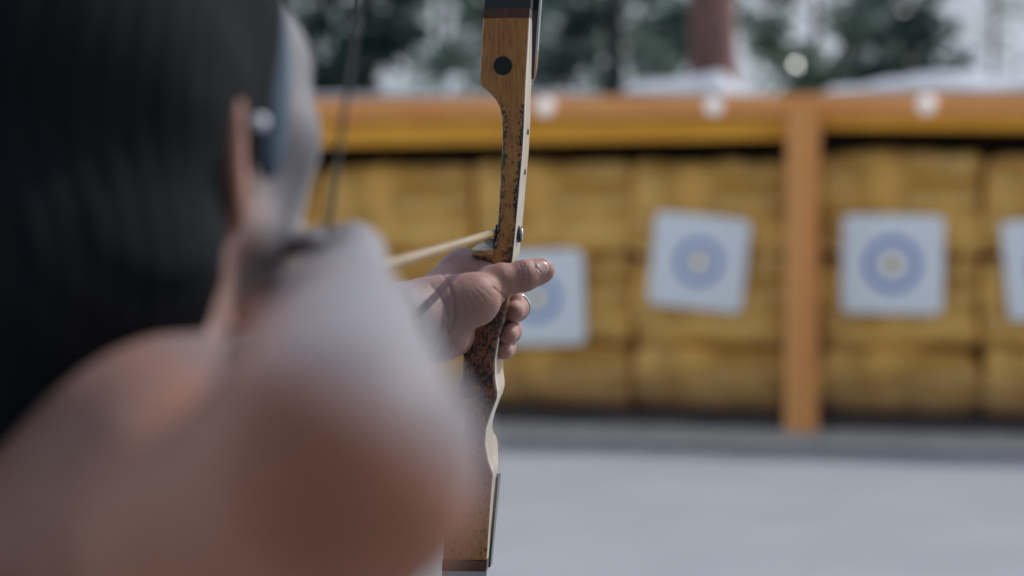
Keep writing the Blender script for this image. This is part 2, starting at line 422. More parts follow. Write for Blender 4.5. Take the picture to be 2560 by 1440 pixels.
# ------------------------------------------------------------------ the rest of the body
YAW = rad(28); cy_, sy_ = math.cos(YAW), math.sin(YAW)
hR = np.array([cy_, -sy_, 0]); hF = np.array([sy_, cy_, 0]); hU = np.array([0, 0, 1.0])
HEAD = W(594, 338, .82) - .074 * hR
def hd(r, f, u): return HEAD + hR * mm(r) + hF * mm(f) + hU * mm(u)
RH = np.stack([hR, hF, hU], 1)
S_R = W(505, 1262, .76); ELB = W(865, 1172, .495); WRI = W(850, 840, .745)
S_L = np.array([-.215, 1.02, 1.345]); ELB_L = np.array([-.235, 1.245, 1.275]); WRI_L = W(985, 812, 1.393)
NECK0 = np.array([-.185, .845, 1.33]); NECK1 = hd(0, -12, -35)
def body_field(P):
    head = ell(P, hd(0, -4, 42), (.0765, .098, .088), RH)
    def hs(*pts):
        nonlocal head
        head = smin(head, chain(P, [(hd(*p[:3]), mm(p[3])) for p in pts], .01), .022)
    hs((-50, 30, -38, 15), (-22, 82, -66, 17), (0, 88, -68, 18), (22, 82, -66, 17), (50, 30, -38, 15))
    hs((-30, 60, -25, 30), (30, 60, -25, 30)); hs((-48, 66, 2, 18), (48, 66, 2, 18)); hs((-36, 78, 34, 17), (36, 78, 34, 17))
    nose = chain(P, [(hd(0, 97, 22), mm(8)), (hd(0, 116, -14), mm(10))], .01)
    nose = smin(nose, chain(P, [(hd(-12, 105, -18), mm(7)), (hd(12, 105, -18), mm(7))], .01), .008)
    head = smin(head, nose, .012)
    head = smin(head, chain(P, [(hd(-20, 93, -38), mm(6)), (hd(0, 99, -37), mm(7)), (hd(20, 93, -38), mm(6))], .004), .006)
    head = smin(head, chain(P, [(hd(-17, 92, -48), mm(6)), (hd(0, 97, -49), mm(8)), (hd(17, 92, -48), mm(6))], .004), .004)
    for s in (-1, 1):
        head = smax(head, -ell(P, hd(s * 32, 101, 12), (.018, .014, .011), RH), .012)
        head = smin(head, ell(P, hd(s * 31, 84, 12), (.0125, .0125, .012), RH), .003)
        ang = rad(35) * s; R2 = RH @ np.array([[math.cos(ang), -math.sin(ang), 0], [math.sin(ang), math.cos(ang), 0], [0, 0, 1]])
        tl = rad(-8); R2 = R2 @ np.array([[1, 0, 0], [0, math.cos(tl), -math.sin(tl)], [0, math.sin(tl), math.cos(tl)]])
        ear = ell(P, hd(s * 79, -10, 2), (.0075, .0185, .032), R2)
        ear = smin(ear, ell(P, hd(s * 73, -2, -25), (.006, .009, .011), R2), .006)
        ear = smax(ear, -ell(P, hd(s * 85, -6, 2), (.008, .010, .020), R2), .005)
        head = smin(head, ear, .006)
    neck = chain(P, [(NECK0, .060), (NECK1 + hF * .004, .054)], .01)
    neck = smin(neck, seg(P, hd(48, -8, -45), hd(20, 30, -135), .016, .014), .02)
    trunk = smin(seg(P, (-.205, .80, 1.20), (-.215, .985, 1.20), .105, .105), seg(P, (-.215, .83, 1.02), (-.215, .95, 1.02), .105, .105), .08)
    trunk = smin(trunk, seg(P, (-.205, .82, .90), (-.205, .96, .90), .12, .12), .08)
    trunk = smin(trunk, chain(P, [(NECK0 + [0, 0, .015], .05), (S_R * .55 + NECK0 * .45 + [0, 0, .004], .048), (S_R, .060)], .02), .05)
    trunk = smin(trunk, chain(P, [(NECK0 + [0, 0, .015], .05), (S_L, .056)], .02), .05)
    trunk = smin(trunk, seg(P, S_R + [-.02, .01, -.02], (-.235, .78, 1.24), .062, .075), .04)
    trunk = smin(trunk, seg(P, S_L, (-.225, .99, 1.22), .055, .07), .05)
    b = smin(trunk, neck, .04)
    b = smin(b, head, .025)
    mid = S_R * .45 + ELB * .55
    arm = chain(P, [(S_R, .056), (mid + [-.008, 0, -.017], .043), (ELB * .88 + S_R * .12 + [0, 0, -.003], .036), (ELB, .0325)], .004)
    b = smin(b, arm, .02)
    f1 = ELB * .66 + WRI * .34; f2 = ELB * .3 + WRI * .7
    fore = chain(P, [(ELB, .0315), (f1 + [-.003, 0, .002], .0325), (f2, .0285), (WRI, .0245)], .004)
    b = smin(b, fore, .008)
    # drawing hand: back of the hand outward, three fingers hooked on the string
    M1 = W(888, 640, .83); M2 = W(900, 725, .825); M3 = W(885, 810, .815); M4 = W(862, 880, .80)
    hnd = smin(seg(P, WRI, M1, .023, .0115), seg(P, WRI, M2, .023, .0115), .008)
    hnd = smin(hnd, seg(P, WRI, M3, .023, .011), .012); hnd = smin(hnd, seg(P, WRI, M4, .021, .010), .012)
    fing = None
    for m_, yy in ((M1, 622), (M2, 752), (M3, 850), (M4, 930)):
        fg = chain(P, [(m_, .0115), (W(888, yy - 6, .872), .0098), (W(812, yy, .884), .0088), (W(790, yy + 6, .862), .0078)], .004)
        fing = fg if fing is None else smin(fing, fg, .0025)
    hnd = smin(hnd, fing, .006)
    th = chain(P, [(WRI + [-.012, .02, .006], .017), (W(760, 735, .80), .0125), (W(728, 742, .835), .0105), (W(722, 752, .862), .0088)], .006)
    hnd = smin(hnd, th, .010)
    b = smin(b, hnd, .012)
    arml = chain(P, [(S_L, .054), (S_L * .5 + ELB_L * .5, .045), (ELB_L, .034)], .02)
    b = smin(b, arml, .03)
    b = smin(b, left_fore(P), .012)
    return b
def left_fore(P):
    return chain(P, [(ELB_L, .034), (ELB_L * .62 + WRI_L * .38, .039), (ELB_L * .2 + WRI_L * .8, .029), (WRI_L, .0262)], .02)
def hand_with_arm(P): return smin(hand_field(P), left_fore(P), .014)

CUT = H(985, 812, -62) * .6 + ELB_L * .4
cut_n = H(1050, 800, -42) - ELB_L; cut_n /= np.linalg.norm(cut_n)
Vh, Qh = surface(hand_with_arm, (CUT[0] - .05, 1.28, 1.26), (.045, 1.56, 1.44), .00095)
side = ((Vh[Qh].mean(1) - CUT) @ cut_n) > -.0015
used = np.unique(Qh[side]); remap = np.full(len(Vh), -1); remap[used] = np.arange(len(used)); Vh, Qh = Vh[used], remap[Qh[side]]
Vb, Qb = surface(body_field, (-.42, .40, .86), (.06, 1.46, 1.72), .0036)
side = ((Vb[Qb].mean(1) - CUT) @ cut_n) < .003
far_ = (Vb[Qb].mean(1)[:, 1] < 1.1)
keep = side | far_
used = np.unique(Qb[keep]); remap = np.full(len(Vb), -1); remap[used] = np.arange(len(used)); Vb, Qb = Vb[used], remap[Qb[keep]]
FEET = np.array([-.205, .89, 0.0])
person = empty('person', FEET)
tag(person, 'archer in the foreground with dark hair and bare arms, drawing a wooden bow', 'person')
Vp = np.concatenate([Vb, Vh]); Qp = np.concatenate([Qb, Qh + len(Vb)])
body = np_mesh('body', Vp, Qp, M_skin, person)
# painted light: pale on the arm's sunlit side, warm where it turns to shade
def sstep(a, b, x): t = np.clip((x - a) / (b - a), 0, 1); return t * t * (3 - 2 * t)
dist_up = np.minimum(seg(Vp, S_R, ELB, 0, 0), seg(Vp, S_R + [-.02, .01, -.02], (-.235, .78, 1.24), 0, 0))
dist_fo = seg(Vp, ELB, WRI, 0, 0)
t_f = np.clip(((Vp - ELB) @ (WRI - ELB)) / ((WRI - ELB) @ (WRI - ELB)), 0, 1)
u_f = (Vp - ELB - t_f[:, None] * (WRI - ELB)) @ (np.array([-.54, -.25, -.80]) / 1.0)  # painted split lies where the forearm turns away from the sun
tone = np.maximum(sstep(.012, -.012, dist_up - dist_fo), sstep(-.028, .0, u_f) * (1 - .5 * t_f)) * (1 - sstep(.062, .030, np.linalg.norm(Vp - ELB, axis=1)) * (1 - sstep(-.028, .0, u_f))) * (1 - .5 * sstep(.24, .02, np.linalg.norm(Vp - W(420, 900, .76), axis=1)))  # warmth held back where the sun strikes the shoulder
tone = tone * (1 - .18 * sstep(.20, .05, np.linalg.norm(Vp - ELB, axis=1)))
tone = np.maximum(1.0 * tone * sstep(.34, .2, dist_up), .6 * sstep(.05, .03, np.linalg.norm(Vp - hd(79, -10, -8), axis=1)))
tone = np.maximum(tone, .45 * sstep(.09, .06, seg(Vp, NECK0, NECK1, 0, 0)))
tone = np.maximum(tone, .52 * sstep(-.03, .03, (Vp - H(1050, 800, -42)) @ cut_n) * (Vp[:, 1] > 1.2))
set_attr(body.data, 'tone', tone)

# hair: a cap over the skull and a mass hanging behind the neck to the shoulder blades
def hair_field(P):
    q = P.copy()
    w1 = (np.sin(P[:, 0] * 420 + 3 * np.sin(P[:, 2] * 40)) * np.sin(P[:, 1] * 380 + 2 * np.sin(P[:, 2] * 55 + 1))) * .0007
    cap = ell(P, hd(0, -10, 48), (.088, .102, .099), RH)
    cut = (P - hd(0, 44, 40)) @ (hF * .93 - hU * .36) * 1.0      # forehead hairline
    cap = smax(cap, cut, .02)
    rr = (P - HEAD) @ hR; ff = (P - HEAD) @ hF; uu = (P - HEAD) @ hU
    # opening in front of and below the right ear
    face = np.maximum(np.maximum(-(ff + .012 + .35 * np.maximum(uu - .02, 0)), uu - .028), -np.abs(rr))
    cap = smax(cap, -smax(-(ff + .006), (uu - .002), .012), .012); cap = smax(cap, -smax(-(ff - .026), (uu - .085), .012), .012)
    back = chain(P, [(hd(-6, -62, 20), .066), (hd(-8, -66, -60), .070), (hd(-22, -66, -120), .066), (hd(-46, -60, -175), .050), (hd(-52, -62, -205), .022)], .03)
    fl = chain(P, [(hd(56, -36, 10), .030), (hd(48, -44, -45), .034), (hd(24, -50, -95), .040), (hd(-14, -52, -140), .044)], .02)
    h = smin(cap, smin(back, fl, .04), .03)
    return h + w1
Vr, Qr = surface(hair_field, HEAD - [.20, .20, .26], HEAD + [.16, .16, .19], .0032)
hair = np_mesh('hair', Vr, Qr, M_hair, person)
def temple_field(P):
    d = ell(P, hd(66.5, 32, 26), (.0085, .0125, .044), RH)
    return d
Vt, Qt = surface(temple_field, hd(66, 32, 26) - .07, hd(66, 32, 26) + .07, .002)
np_mesh('sideburn', Vt, Qt, M_temple, person)
# stud at the top of the ear
bm = bmesh.new(); bmesh.ops.create_uvsphere(bm, u_segments=20, v_segments=12, radius=.0030)
me = bpy.data.meshes.new('earring'); bm.to_mesh(me); bm.free()
for p in me.polygons: p.use_smooth = True
o = link_mesh('earring', me, M_pearl, person); o.location = Vector(W(650, 306, .792)) 
# trousers and shoes
def trous(P):
    d = seg(P, (-.205, .81, .93), (-.205, .97, .93), .126, .126)
    for y, dx in ((.74, 0), (1.06, .02)):
        s_ = 0.80 if y < .9 else .98
        d = smin(d, chain(P, [((-.205, s_, .84), .095), ((-.195 + dx, y, .47), .068), ((-.205 + dx, y, .07), .058)], .02), .04)
    return smax(d, -(P[:, 2] - .045), .004)
Vt, Qt = surface(trous, (-.42, .55, -.02), (.02, 1.22, 1.08), .008)
np_mesh('trousers', Vt, Qt, M_trous, person)
for y, dx in ((.74, 0), (1.06, .02)):
    def shoe(P):
        d = chain(P, [((-.225 + dx, y, .045), .043), ((-.15 + dx, y, .038), .042), ((-.06 + dx, y + .01, .03), .038)], .03)
        return smax(d, -P[:, 2], .004)
    Vt, Qt = surface(shoe, (-.31, y - .08, -.01), (.03, y + .1, .12), .006)
    np_mesh('shoe', Vt, Qt, M_shoe, person)
# thumbnail: a curved plate set into the thumb's tip
def on_hand(px, py):
    """the hand's skin along the camera's line through this photo pixel, and its normal"""
    t = 1.37; o_ = W(px, py, 0) ; dr = W(px, py, 1) - CAM
    for _ in range(80):
        p = CAM + dr * t; dd = hand_field(p[None])[0]
        if dd < 1e-5: break
        t += dd * .8
    e = .0004; g = np.array([hand_field((p + np.eye(3)[i] * e)[None])[0] - hand_field((p - np.eye(3)[i] * e)[None])[0] for i in range(3)])
    return p, g / np.linalg.norm(g)
nc_ = np.array([1355.5, 670.0]); ax = np.array([.80, -.60]) ; ay = np.array([.60, .80])   # nail's long axis points to the tip
V = []; F = []; nu, nv = 12, 12
for lay in (0, 1):
    for i in range(nu + 1):
        for j in range(nv + 1):
            u = 2 * i / nu - 1; v = 2 * j / nv - 1
            x = u * math.sqrt(1 - v * v / 2) * 15.5; y = v * math.sqrt(1 - u * u / 2) * 17.5
            q = nc_ + ax * x + ay * y
            p, n_ = on_hand(*q)
            edge = max(abs(u), abs(v))
            V.append(p + n_ * ((.0007 if lay == 0 else -.0006) - .0004 * edge ** 6))
S_ = (nu + 1) * (nv + 1)
for i in range(nu):
    for j in range(nv):
        a = i * (nv + 1) + j; F.append((a, a + 1, a + nv + 2, a + nv + 1)); F.append((S_ + a, S_ + a + nv + 1, S_ + a + nv + 2, S_ + a + 1))
rim = [i * (nv + 1) for i in range(nu + 1)] + [nu * (nv + 1) + j for j in range(1, nv + 1)] + [i * (nv + 1) + nv for i in range(nu - 1, -1, -1)] + [j for j in range(nv - 1, 0, -1)]
for a, b in zip(rim, rim[1:] + rim[:1]): F.append((a, b, S_ + b, S_ + a))
pydata('thumbnail', V, F, M_nail, person, True, 60)
# finger ring
bm = bmesh.new(); R_, r_ = .0098, .0013; nn, kk = 40, 10
vs = [[bm.verts.new(((R_ + r_ * math.cos(b)) * math.cos(a), (R_ + r_ * math.cos(b)) * math.sin(a), 1.6 * r_ * math.sin(b))) for b in np.linspace(0, 2 * math.pi, kk, endpoint=False)] for a in np.linspace(0, 2 * math.pi, nn, endpoint=False)]
for i in range(nn):
    for j in range(kk):
        bm.faces.new((vs[i][j], vs[(i + 1) % nn][j], vs[(i + 1) % nn][(j + 1) % kk], vs[i][(j + 1) % kk]))
me = bpy.data.meshes.new('finger_ring'); bm.to_mesh(me); bm.free()
for p in me.polygons: p.use_smooth = True
ring = link_mesh('finger_ring', me, M_gold, person)
ring.matrix_basis = Matrix.Translation(Vector(H(1290, 769, 32))) @ Vector((.28, -.93, -.12)).to_track_quat('Z', 'Y').to_matrix().to_4x4()

# ------------------------------------------------------------------ recurve bow
TL = [(45, 1207.5), (100, 1204), (150, 1201), (200, 1199), (207, 1199.5), (216, 1205), (226, 1217), (238, 1230), (252, 1241), (270, 1250), (290, 1254.5), (320, 1256.5), (380, 1255), (430, 1251), (455, 1252), (470, 1250), (520, 1247.5), (560, 1244), (600, 1240), (612, 1236), (619, 1231), (624, 1222), (626.5, 1182), (630, 1179), (636, 1181), (642, 1190), (648, 1202), (654, 1216), (662, 1224), (700, 1228), (740, 1226), (770, 1205), (800, 1178), (825, 1160), (881, 1158), (934, 1155), (968, 1145), (993, 1147), (1027, 1157), (1056, 1161), (1090, 1158), (1130, 1148), (1165, 1134), (1200, 1122), (1260, 1116), (1330, 1111), (1400, 1107)]
TR = [(45, 1323), (100, 1320), (150, 1317), (200, 1314), (250, 1312), (310, 1310), (380, 1306), (470, 1298), (560, 1290), (620, 1284), (640, 1282), (654, 1280), (662, 1276), (700, 1272), (740, 1271), (760, 1270), (803, 1259), (847, 1245), (900, 1237), (944, 1237), (983, 1243), (998, 1241), (1037, 1226), (1071, 1215), (1109, 1212), (1153, 1220), (1185, 1232), (1207, 1230), (1260, 1226), (1330, 1221), (1400, 1217)]
TT = [(45, 24), (120, 36), (200, 46), (300, 50), (560, 50), (620, 50), (640, 49), (654, 38), (662, 36), (700, 30), (745, 22), (775, 20), (803, 24), (847, 42), (886, 58), (934, 62), (971, 60), (990, 52), (1003, 44), (1041, 42), (1090, 48), (1124, 74), (1148, 74), (1170, 52), (1187, 38), (1207, 27), (1300, 20), (1400, 14)]
bow = empty('recurve_bow', tuple(BW(1250, 700, .02)))
tag(bow, 'worn wooden recurve bow held upright in the outstretched hand', 'bow')
ys = sorted(set([t[0] for t in TL] + list(np.linspace(45, 1400, 150))))
V = []; F = []; wear = []; grip = []; ring_n = 16
side_faces = []
for y in ys:
    l, r, t = interp(TL, y), interp(TR, y), interp(TT, y) / 1000
    w = r - l
    c = min(4.0, w * .12)                       # chamfer in photo pixels
    if 745 < y < 1200: c = min(9.0, w * .14)
    cd = c / 3530
    prof = [(l, t - cd), (l, t * .6), (l, cd), (l + c * .35, cd * .3), (l + c, 0), (l + w * .36, -.0006), (l + w * .64, -.0006), (r - c, 0), (r - c * .3, cd * .35), (r, cd), (r, t * .35), (r, t * .7), (r, t - cd * 1.5), (r - c * 1.3, t), (l + w * .5, t), (l + c, t)]
    for k, (px, dep) in enumerate(prof):
        V.append(BW(px, y, dep))
        e = max(0, 1 - min(abs(px - l), abs(px - r)) / 16.0)
        g = float(sstep(690, 800, y) * (1 - sstep(1150, 1300, y)))
        up = float(sstep(190, 330, y)) * (1 - float(sstep(640, 700, y)))
        wear.append(min(1, .09 + .21 * up + .50 * e * (.15 + up) + .55 * g + (.25 * float(sstep(640, 660, y)) * (1 - g))))
        grip.append(g)
for a in range(len(ys) - 1):
    for k in range(ring_n):
        k2 = (k + 1) % ring_n
        F.append((a * ring_n + k, a * ring_n + k2, (a + 1) * ring_n + k2, (a + 1) * ring_n + k))
        side_faces.append(0 if 690 < ys[a] < 838 else 1 if k in (9, 10, 11, 12) else (2 if k in (8,) else 0))
F.append(tuple(range(ring_n))[::-1]); F.append(tuple((len(ys) - 1) * ring_n + k for k in range(ring_n))); side_faces += [0, 0]
riser = pydata('riser', V, F, M_riser, bow, True, 40)
riser.data.materials.append(M_side); riser.data.materials.append(M_brown)
riser.data.polygons.foreach_set('material_index', side_faces)
bm = bmesh.new(); bm.from_mesh(riser.data); bmesh.ops.recalc_face_normals(bm, faces=bm.faces); bm.to_mesh(riser.data); bm.free()
riser.data.set_sharp_from_angle(angle=rad(40))
set_attr(riser.data, 'wear', wear); set_attr(riser.data, 'grip', grip)

def strip(name, rows, mat_, parent):
    """rows of (left px, right px, y, front depth, back depth); a limb-like bar"""
    V = []; F = []
    for l, r, y, d0, d1 in rows:
        V += [BW(l, y, d0), BW(r, y, d0), BW(r, y, d1), BW(l, y, d1)]
    n = len(rows)
    for i in range(n - 1):
        for k in range(4):
            F.append((4 * i + k, 4 * i + (k + 1) % 4, 4 * i + 4 + (k + 1) % 4, 4 * i + 4 + k))
    F.append((3, 2, 1, 0)); F.append(tuple(4 * n - 4 + k for k in range(4)))
    o = pydata(name, V, F, mat_, parent)
    bm = bmesh.new(); bm.from_mesh(o.data); bmesh.ops.recalc_face_normals(bm, faces=bm.faces); bm.to_mesh(o.data); bm.free()
    return o
# upper limb: brown fade-out wedge, then black glass; a black lamination runs down the riser's back
def lean(y): return 1262 + (100 - y) * .0665      # the bow's centre line
rows = []
for y in np.linspace(44.6, 21, 4): rows.append((interp(TL, 45) + (45 - y) * .07 - .4, interp(TR, 45) + (45 - y) * .07 + .4, y, -.0008, .0225))
strip('brown_overlay', rows, M_brown, bow)
rows = []
for y, d in [(20.6, 0), (-60, .002), (-300, .010), (-700, .006), (-1200, -.020), (-1700, -.075), (-2200, -.155), (-2500, -.200), (-2700, -.215), (-2850, -.212)]:
    s_ = max(0, (20.6 - y)) / 2870; hw = 58 - 32 * s_; th = .022 if y > 0 else max(.005, .022 - .017 * min(1, (20.6 - y) / 500))
    cx = lean(y) + 1.5; rows.append((cx - hw, cx + hw, y, d - .0008 * (y > 0), d + th))
limb_u = strip('upper_limb', rows, M_limb, bow)
rows = [(1250, 1319, 192, .0464, .060), (1250, 1324, 150, .0420, .056), (1250, 1330, 90, .0335, .048), (1254, 1338, 20.5, .0250, .036), (1262, 1345, -60, .0275, .033)]
strip('limb_lamination', rows, M_limb, bow)
strip('tip_overlay', [(1255, 1318, 186, .0602, .066), (1255, 1322, 160, .0576, .068), (1255, 1326, 120, .0535, .066)], M_redw, bow)
strip('back_lamination', [(1258, 1327, 118, .0535, .064), (1262, 1333, 60, .0450, .056), (1264, 1344, -40, .0340, .044)], M_cream, bow)
# lower limb
rows = [(1106, 1218, 1402, -.0008, .0142), (1104.5, 1216, 1428, -.0008, .0132)]
strip('brown_overlay', rows, M_brown, bow)
rows = []
for y, d in [(1429, 0), (1470, .004), (1750, .010), (2150, .006), (2650, -.020), (3150, -.075), (3600, -.155), (3900, -.200), (4100, -.215), (4250, -.212)]:
    s_ = (y - 1429) / 2870; hw = 56 - 30 * s_; th = max(.005, .013 - .008 * min(1, (y - 1429) / 450))
    cx = 1262 - (y - 100) * .0762 + (y - 1429) * .0095; rows.append((cx - hw, cx + hw, y, d, d + th))
limb_l = strip('lower_limb', rows, M_cream, bow)  # mirrored sky put into the colour: pale here, black on the upper limb
strip('limb_lamination', [(1150, 1236, 1207, .0275, .0440), (1148, 1232.5, 1260, .0240, .0400), (1140, 1226.5, 1340, .0190, .0340), (1130, 1220, 1428, .0145, .0280)], M_green, bow)
strip('back_lamination', [(1150, 1236, 1209, .0445, .052), (1140, 1227, 1330, .0352, .042), (1130, 1220, 1426, .0285, .034)], M_cream, bow)

def disc(name, c, n, r, h, mat_, parent, seg_=28, bev=.25):
    n = np.asarray(n, float); n /= np.linalg.norm(n); a = np.array([0, 0, 1.0]) if abs(n[2]) < .8 else np.array([1.0, 0, 0])
    u = np.cross(a, n); u /= np.linalg.norm(u); v = np.cross(n, u); V = []; F = []
    for hh, rr in ((0, r), (h * (1 - bev), r), (h, r - h * bev)):
        for k in range(seg_):
            q = 2 * math.pi * k / seg_; V.append(np.asarray(c) + n * hh + rr * (math.cos(q) * u + math.sin(q) * v))
    for i in (0, 1):
        for k in range(seg_): F.append((i * seg_ + k, i * seg_ + (k + 1) % seg_, (i + 1) * seg_ + (k + 1) % seg_, (i + 1) * seg_ + k))
    F.append(tuple(2 * seg_ + k for k in range(seg_))); F.append(tuple(range(seg_))[::-1])
    return pydata(name, V, F, mat_, parent, True, 30)
disc('bushing', BW(1257.5, 165, -.0005), -YB, .0067, .0006, M_black, bow, 36)
# side plate, plunger nut, screws
SIDE = np.cross(YB, [0, 0, 1.0]); SIDE /= np.linalg.norm(SIDE)      # the bow's right-hand side
disc('plunger_nut', BW(1287.6, 588, .020), SIDE, .0060, .0026, M_black, bow, 28)
disc('plunger_core', BW(1287.6, 588, .031) + SIDE * .0002, SIDE, .0042, .0026, M_steel, bow, 20)
for px, py in ((1309.2, 328), (1301.6, 430)):
    disc('screw', BW(px, py, .030), SIDE, .0021, .0008, M_black, bow, 16)
pl = MB()
P8 = []
for y, l, r in ((619, 1230, 1234.5), (562, 1238.5, 1242.5)):
    P8 += [BW(l, y, .004), BW(r, y, .004), BW(r, y, .030), BW(l, y, .030)]
pl.hexa(P8); pl.build('side_plate', M_black, bow)
V = []; F = []                                       # steel flipper arm: a small curved leaf under the arrow
for lay in (0, 1):
    for i in range(9):
        a = math.pi * (.5 + .5 * i / 8)
        x = 1231 + 25 * math.cos(a) * 1.0; y = 597 + 21 * math.sin(a)
        V.append(BW(x, y, .006 + .0012 * lay)); V.append(BW(1231, 597 + 3 * math.sin(a), .010 + .0012 * lay))
for i in range(8):
    F.append((2 * i, 2 * i + 1, 2 * i + 3, 2 * i + 2)); F.append((18 + 2 * i, 18 + 2 * i + 2, 18 + 2 * i + 3, 18 + 2 * i + 1)); F.append((2 * i, 2 * i + 2, 18 + 2 * i + 2, 18 + 2 * i))
pydata('flipper_arm', V, F, M_leather, bow, True, 40)
# arrow shelf covering with a ribbed front edge
V = []; F = []; n_ = 24
for lay, (yo, sh) in enumerate(((0, 0), (-4.5, 1))):
    for i in range(n_ + 1):
        u = i / n_; x = 1178 + u * 54
        fr = -.0012 - .003 * math.sin(math.pi * min(1, u * 1.25)) 
        V.append(BW(x, 626.5 + yo, fr)); V.append(BW(x + 1, 624 + yo - 9 * lay * math.sin(math.pi * min(1, .12 + u * .6)), .034))
S_ = 2 * (n_ + 1)
for i in range(n_):
    a = 2 * i; F.append((S_ + a, S_ + a + 1, S_ + a + 3, S_ + a + 2)); F.append((a, a + 2, a + 3, a + 1)); F.append((a, S_ + a, S_ + a + 2, a + 2)); F.append((a + 1, a + 3, S_ + a + 3, S_ + a + 1))
F.append((0, 1, S_ + 1, S_)); F.append((2 * n_, S_ + 2 * n_, S_ + 2 * n_ + 1, 2 * n_ + 1))
pydata('shelf_pad', V, F, M_leather, bow)
rb = MB()
for i in range(11):
    u = (i + .5) / 11; x = 1179 + u * 50
    rb.tube([BW(x, 625, -.0006 - .002 * math.sin(math.pi * u)), BW(x + 1.2, 632 + 4 * math.sin(math.pi * u), -.0012), BW(x + 3.5, 637 + 9 * u, .0008)], [.0011, .00125, .0008], 8)
rb.build('ribbed_edge', M_rib, bow, True)
# string from tip to nocking point to tip
NOCK = W(798, 712, .862)
tipU = BW(lean(-2850) + 1.5, -2850, -.214); cxl = 1262 - (4250 - 100) * .0762 + (4250 - 1429) * .0095; tipL = BW(cxl, 4250, -.214)
st = MB(); st.tube([tipU, NOCK], .0011, 8); st.tube([NOCK, tipL], .0011, 8); s_o = st.build('bow_string', M_string, bow, True)
dU = (tipU - NOCK) / np.linalg.norm(tipU - NOCK)
sv = MB(); sv.tube([NOCK - dU * .05, NOCK + dU * .055], .0017, 10); sv.build('string_serving', M_serve, s_o, True)

# ------------------------------------------------------------------ arrow
REST = BW(1229, 584, .016); AD = (REST - NOCK) / np.linalg.norm(REST - NOCK)
arrow = empty('arrow', tuple(NOCK))
tag(arrow, 'slim pale wooden arrow nocked on the string and resting against the bow', 'arrow')
TIP = REST + AD * .055
a_ = MB(); a_.tube([NOCK + AD * .012, TIP], .0028, 16); a_.build('shaft', M_shaft, arrow, True)
a_ = MB(); a_.tube([TIP + AD * .0002, TIP + AD * .012, TIP + AD * .026], [.0036, .0032, .0004], 14); a_.build('point', M_steel, arrow, True)
a_ = MB(); a_.tube([NOCK - AD * .004, NOCK + AD * .004, NOCK + AD * .0118], [.0022, .0034, .0034], 12); a_.build('nock', M_black, arrow, True)
u_ = np.cross(AD, [0, 0, 1.0]); u_ /= np.linalg.norm(u_); v_ = np.cross(u_, AD)
for k in range(3):
    q = math.pi / 2 + 2 * math.pi * k / 3; e = math.cos(q) * u_ + math.sin(q) * v_; tt = np.cross(AD, e) * .0004
    b0, b1 = NOCK + AD * .022 + e * .0036, NOCK + AD * .075 + e * .0036
    ring8 = [b0 - tt, b1 - tt, b1 + tt, b0 + tt, b0 + e * .009 - tt, b1 - AD * .02 + e * .006 - tt, b1 - AD * .02 + e * .006 + tt, b0 + e * .009 + tt]
    MB().hexa(ring8).build('vane', M_vane, arrow)

# ------------------------------------------------------------------ target shelter
WY = rad(11.5); WU = np.array([math.cos(WY), -math.sin(WY), 0]); WN = np.array([-math.sin(WY), -math.cos(WY), 0])   # along, towards camera
WO = np.array([.53, 12.25, 0])
def ws(px, off=0.0):
    t = (px - 1280) / FPX; o_ = WO + WN * off
    return (t * o_[1] - o_[0]) / (WU[0] - t * WU[1])
def wp(s, z, off=0.0): p = WO + WU * s + WN * off; return np.array([p[0], p[1], z])
def wz(px, py, off=0.0):
    s = ws(px, off); y = wp(s, 0, off)[1]; d = (720 - py) / FPX
    # ray: CAM + t*(FWD + .. + UP*d)
    ry = FWD[1] + UP[1] * d; rz = FWD[2] + UP[2] * d
    return CAM[2] + rz / ry * y
def wbox(s0, s1, z0, z1, o0, o1, z0b=None, z1b=None):
    z0b = z0 if z0b is None else z0b; z1b = z1 if z1b is None else z1b
    return [wp(s0, z0, o0), wp(s1, z0b, o0), wp(s1, z0b, o1), wp(s0, z0, o1), wp(s0, z1, o0), wp(s1, z1b, o0), wp(s1, z1b, o1), wp(s0, z1, o1)]
shelter = empty('target_shelter', tuple(wp(1.2, 0, 0)))
tag(shelter, 'long low timber shelter with orange boards over the straw bales', 'shelter')
def quadbox(name, pts, m, bev=.008):
    o = MB().hexa(pts).build(name, m, shelter)
    bm = bmesh.new(); bm.from_mesh(o.data); bmesh.ops.recalc_face_normals(bm, faces=bm.faces)
    bmesh.ops.bevel(bm, geom=bm.edges[:], offset=bev, segments=2, affect='EDGES'); bm.to_mesh(o.data); bm.free(); return o
sL, sR = ws(-260), ws(3560)
zt = wz(1300, 240, .2); ztR = wz(2500, 231, .2)
def zl(px, py): return wz(px, py, .16)
quadbox('upper_board', wbox(sL, sR, wz(800, 303, .2), wz(800, 249, .2), .20, .165, wz(2560, 284, .2), wz(2560, 229, .2)), M_board)
sP = ws(2008, .15)
quadbox('lower_board', wbox(sL, sP - .003, zl(400, 383), zl(400, 304), .158, .128, zl(1955, 347), zl(1955, 296)), M_board2)
quadbox('lower_board', wbox(sP + .003, sR, zl(2060, 322), zl(2060, 288), .158, .128, zl(2700, 340), zl(2700, 280)), M_board2)
for s in (sP, sP - 4.15, sP + 3.9):
    quadbox('post', wbox(s - .096, s + .096, 0, wz(2008, 262, .23), .235, .2045), M_post, .012)
    quadbox('rear_post', wbox(s - .06, s + .06, 0, 1.95, -.78, -.90), M_dark, .01)
quadbox('roof_panel', wbox(sL, sR, zt - .06, zt - .02, .150, -.95, ztR - .06, ztR - .02), M_dark)
quadbox('back_panel', wbox(sL, sR, -.05, 1.9, -.70, -.74), M_back)
quadbox('sill', wbox(sL, sP - .115, 0, .08, .10, -.66), M_dark); quadbox('sill', wbox(sP + .115, sR, 0, .08, .10, -.66), M_dark)
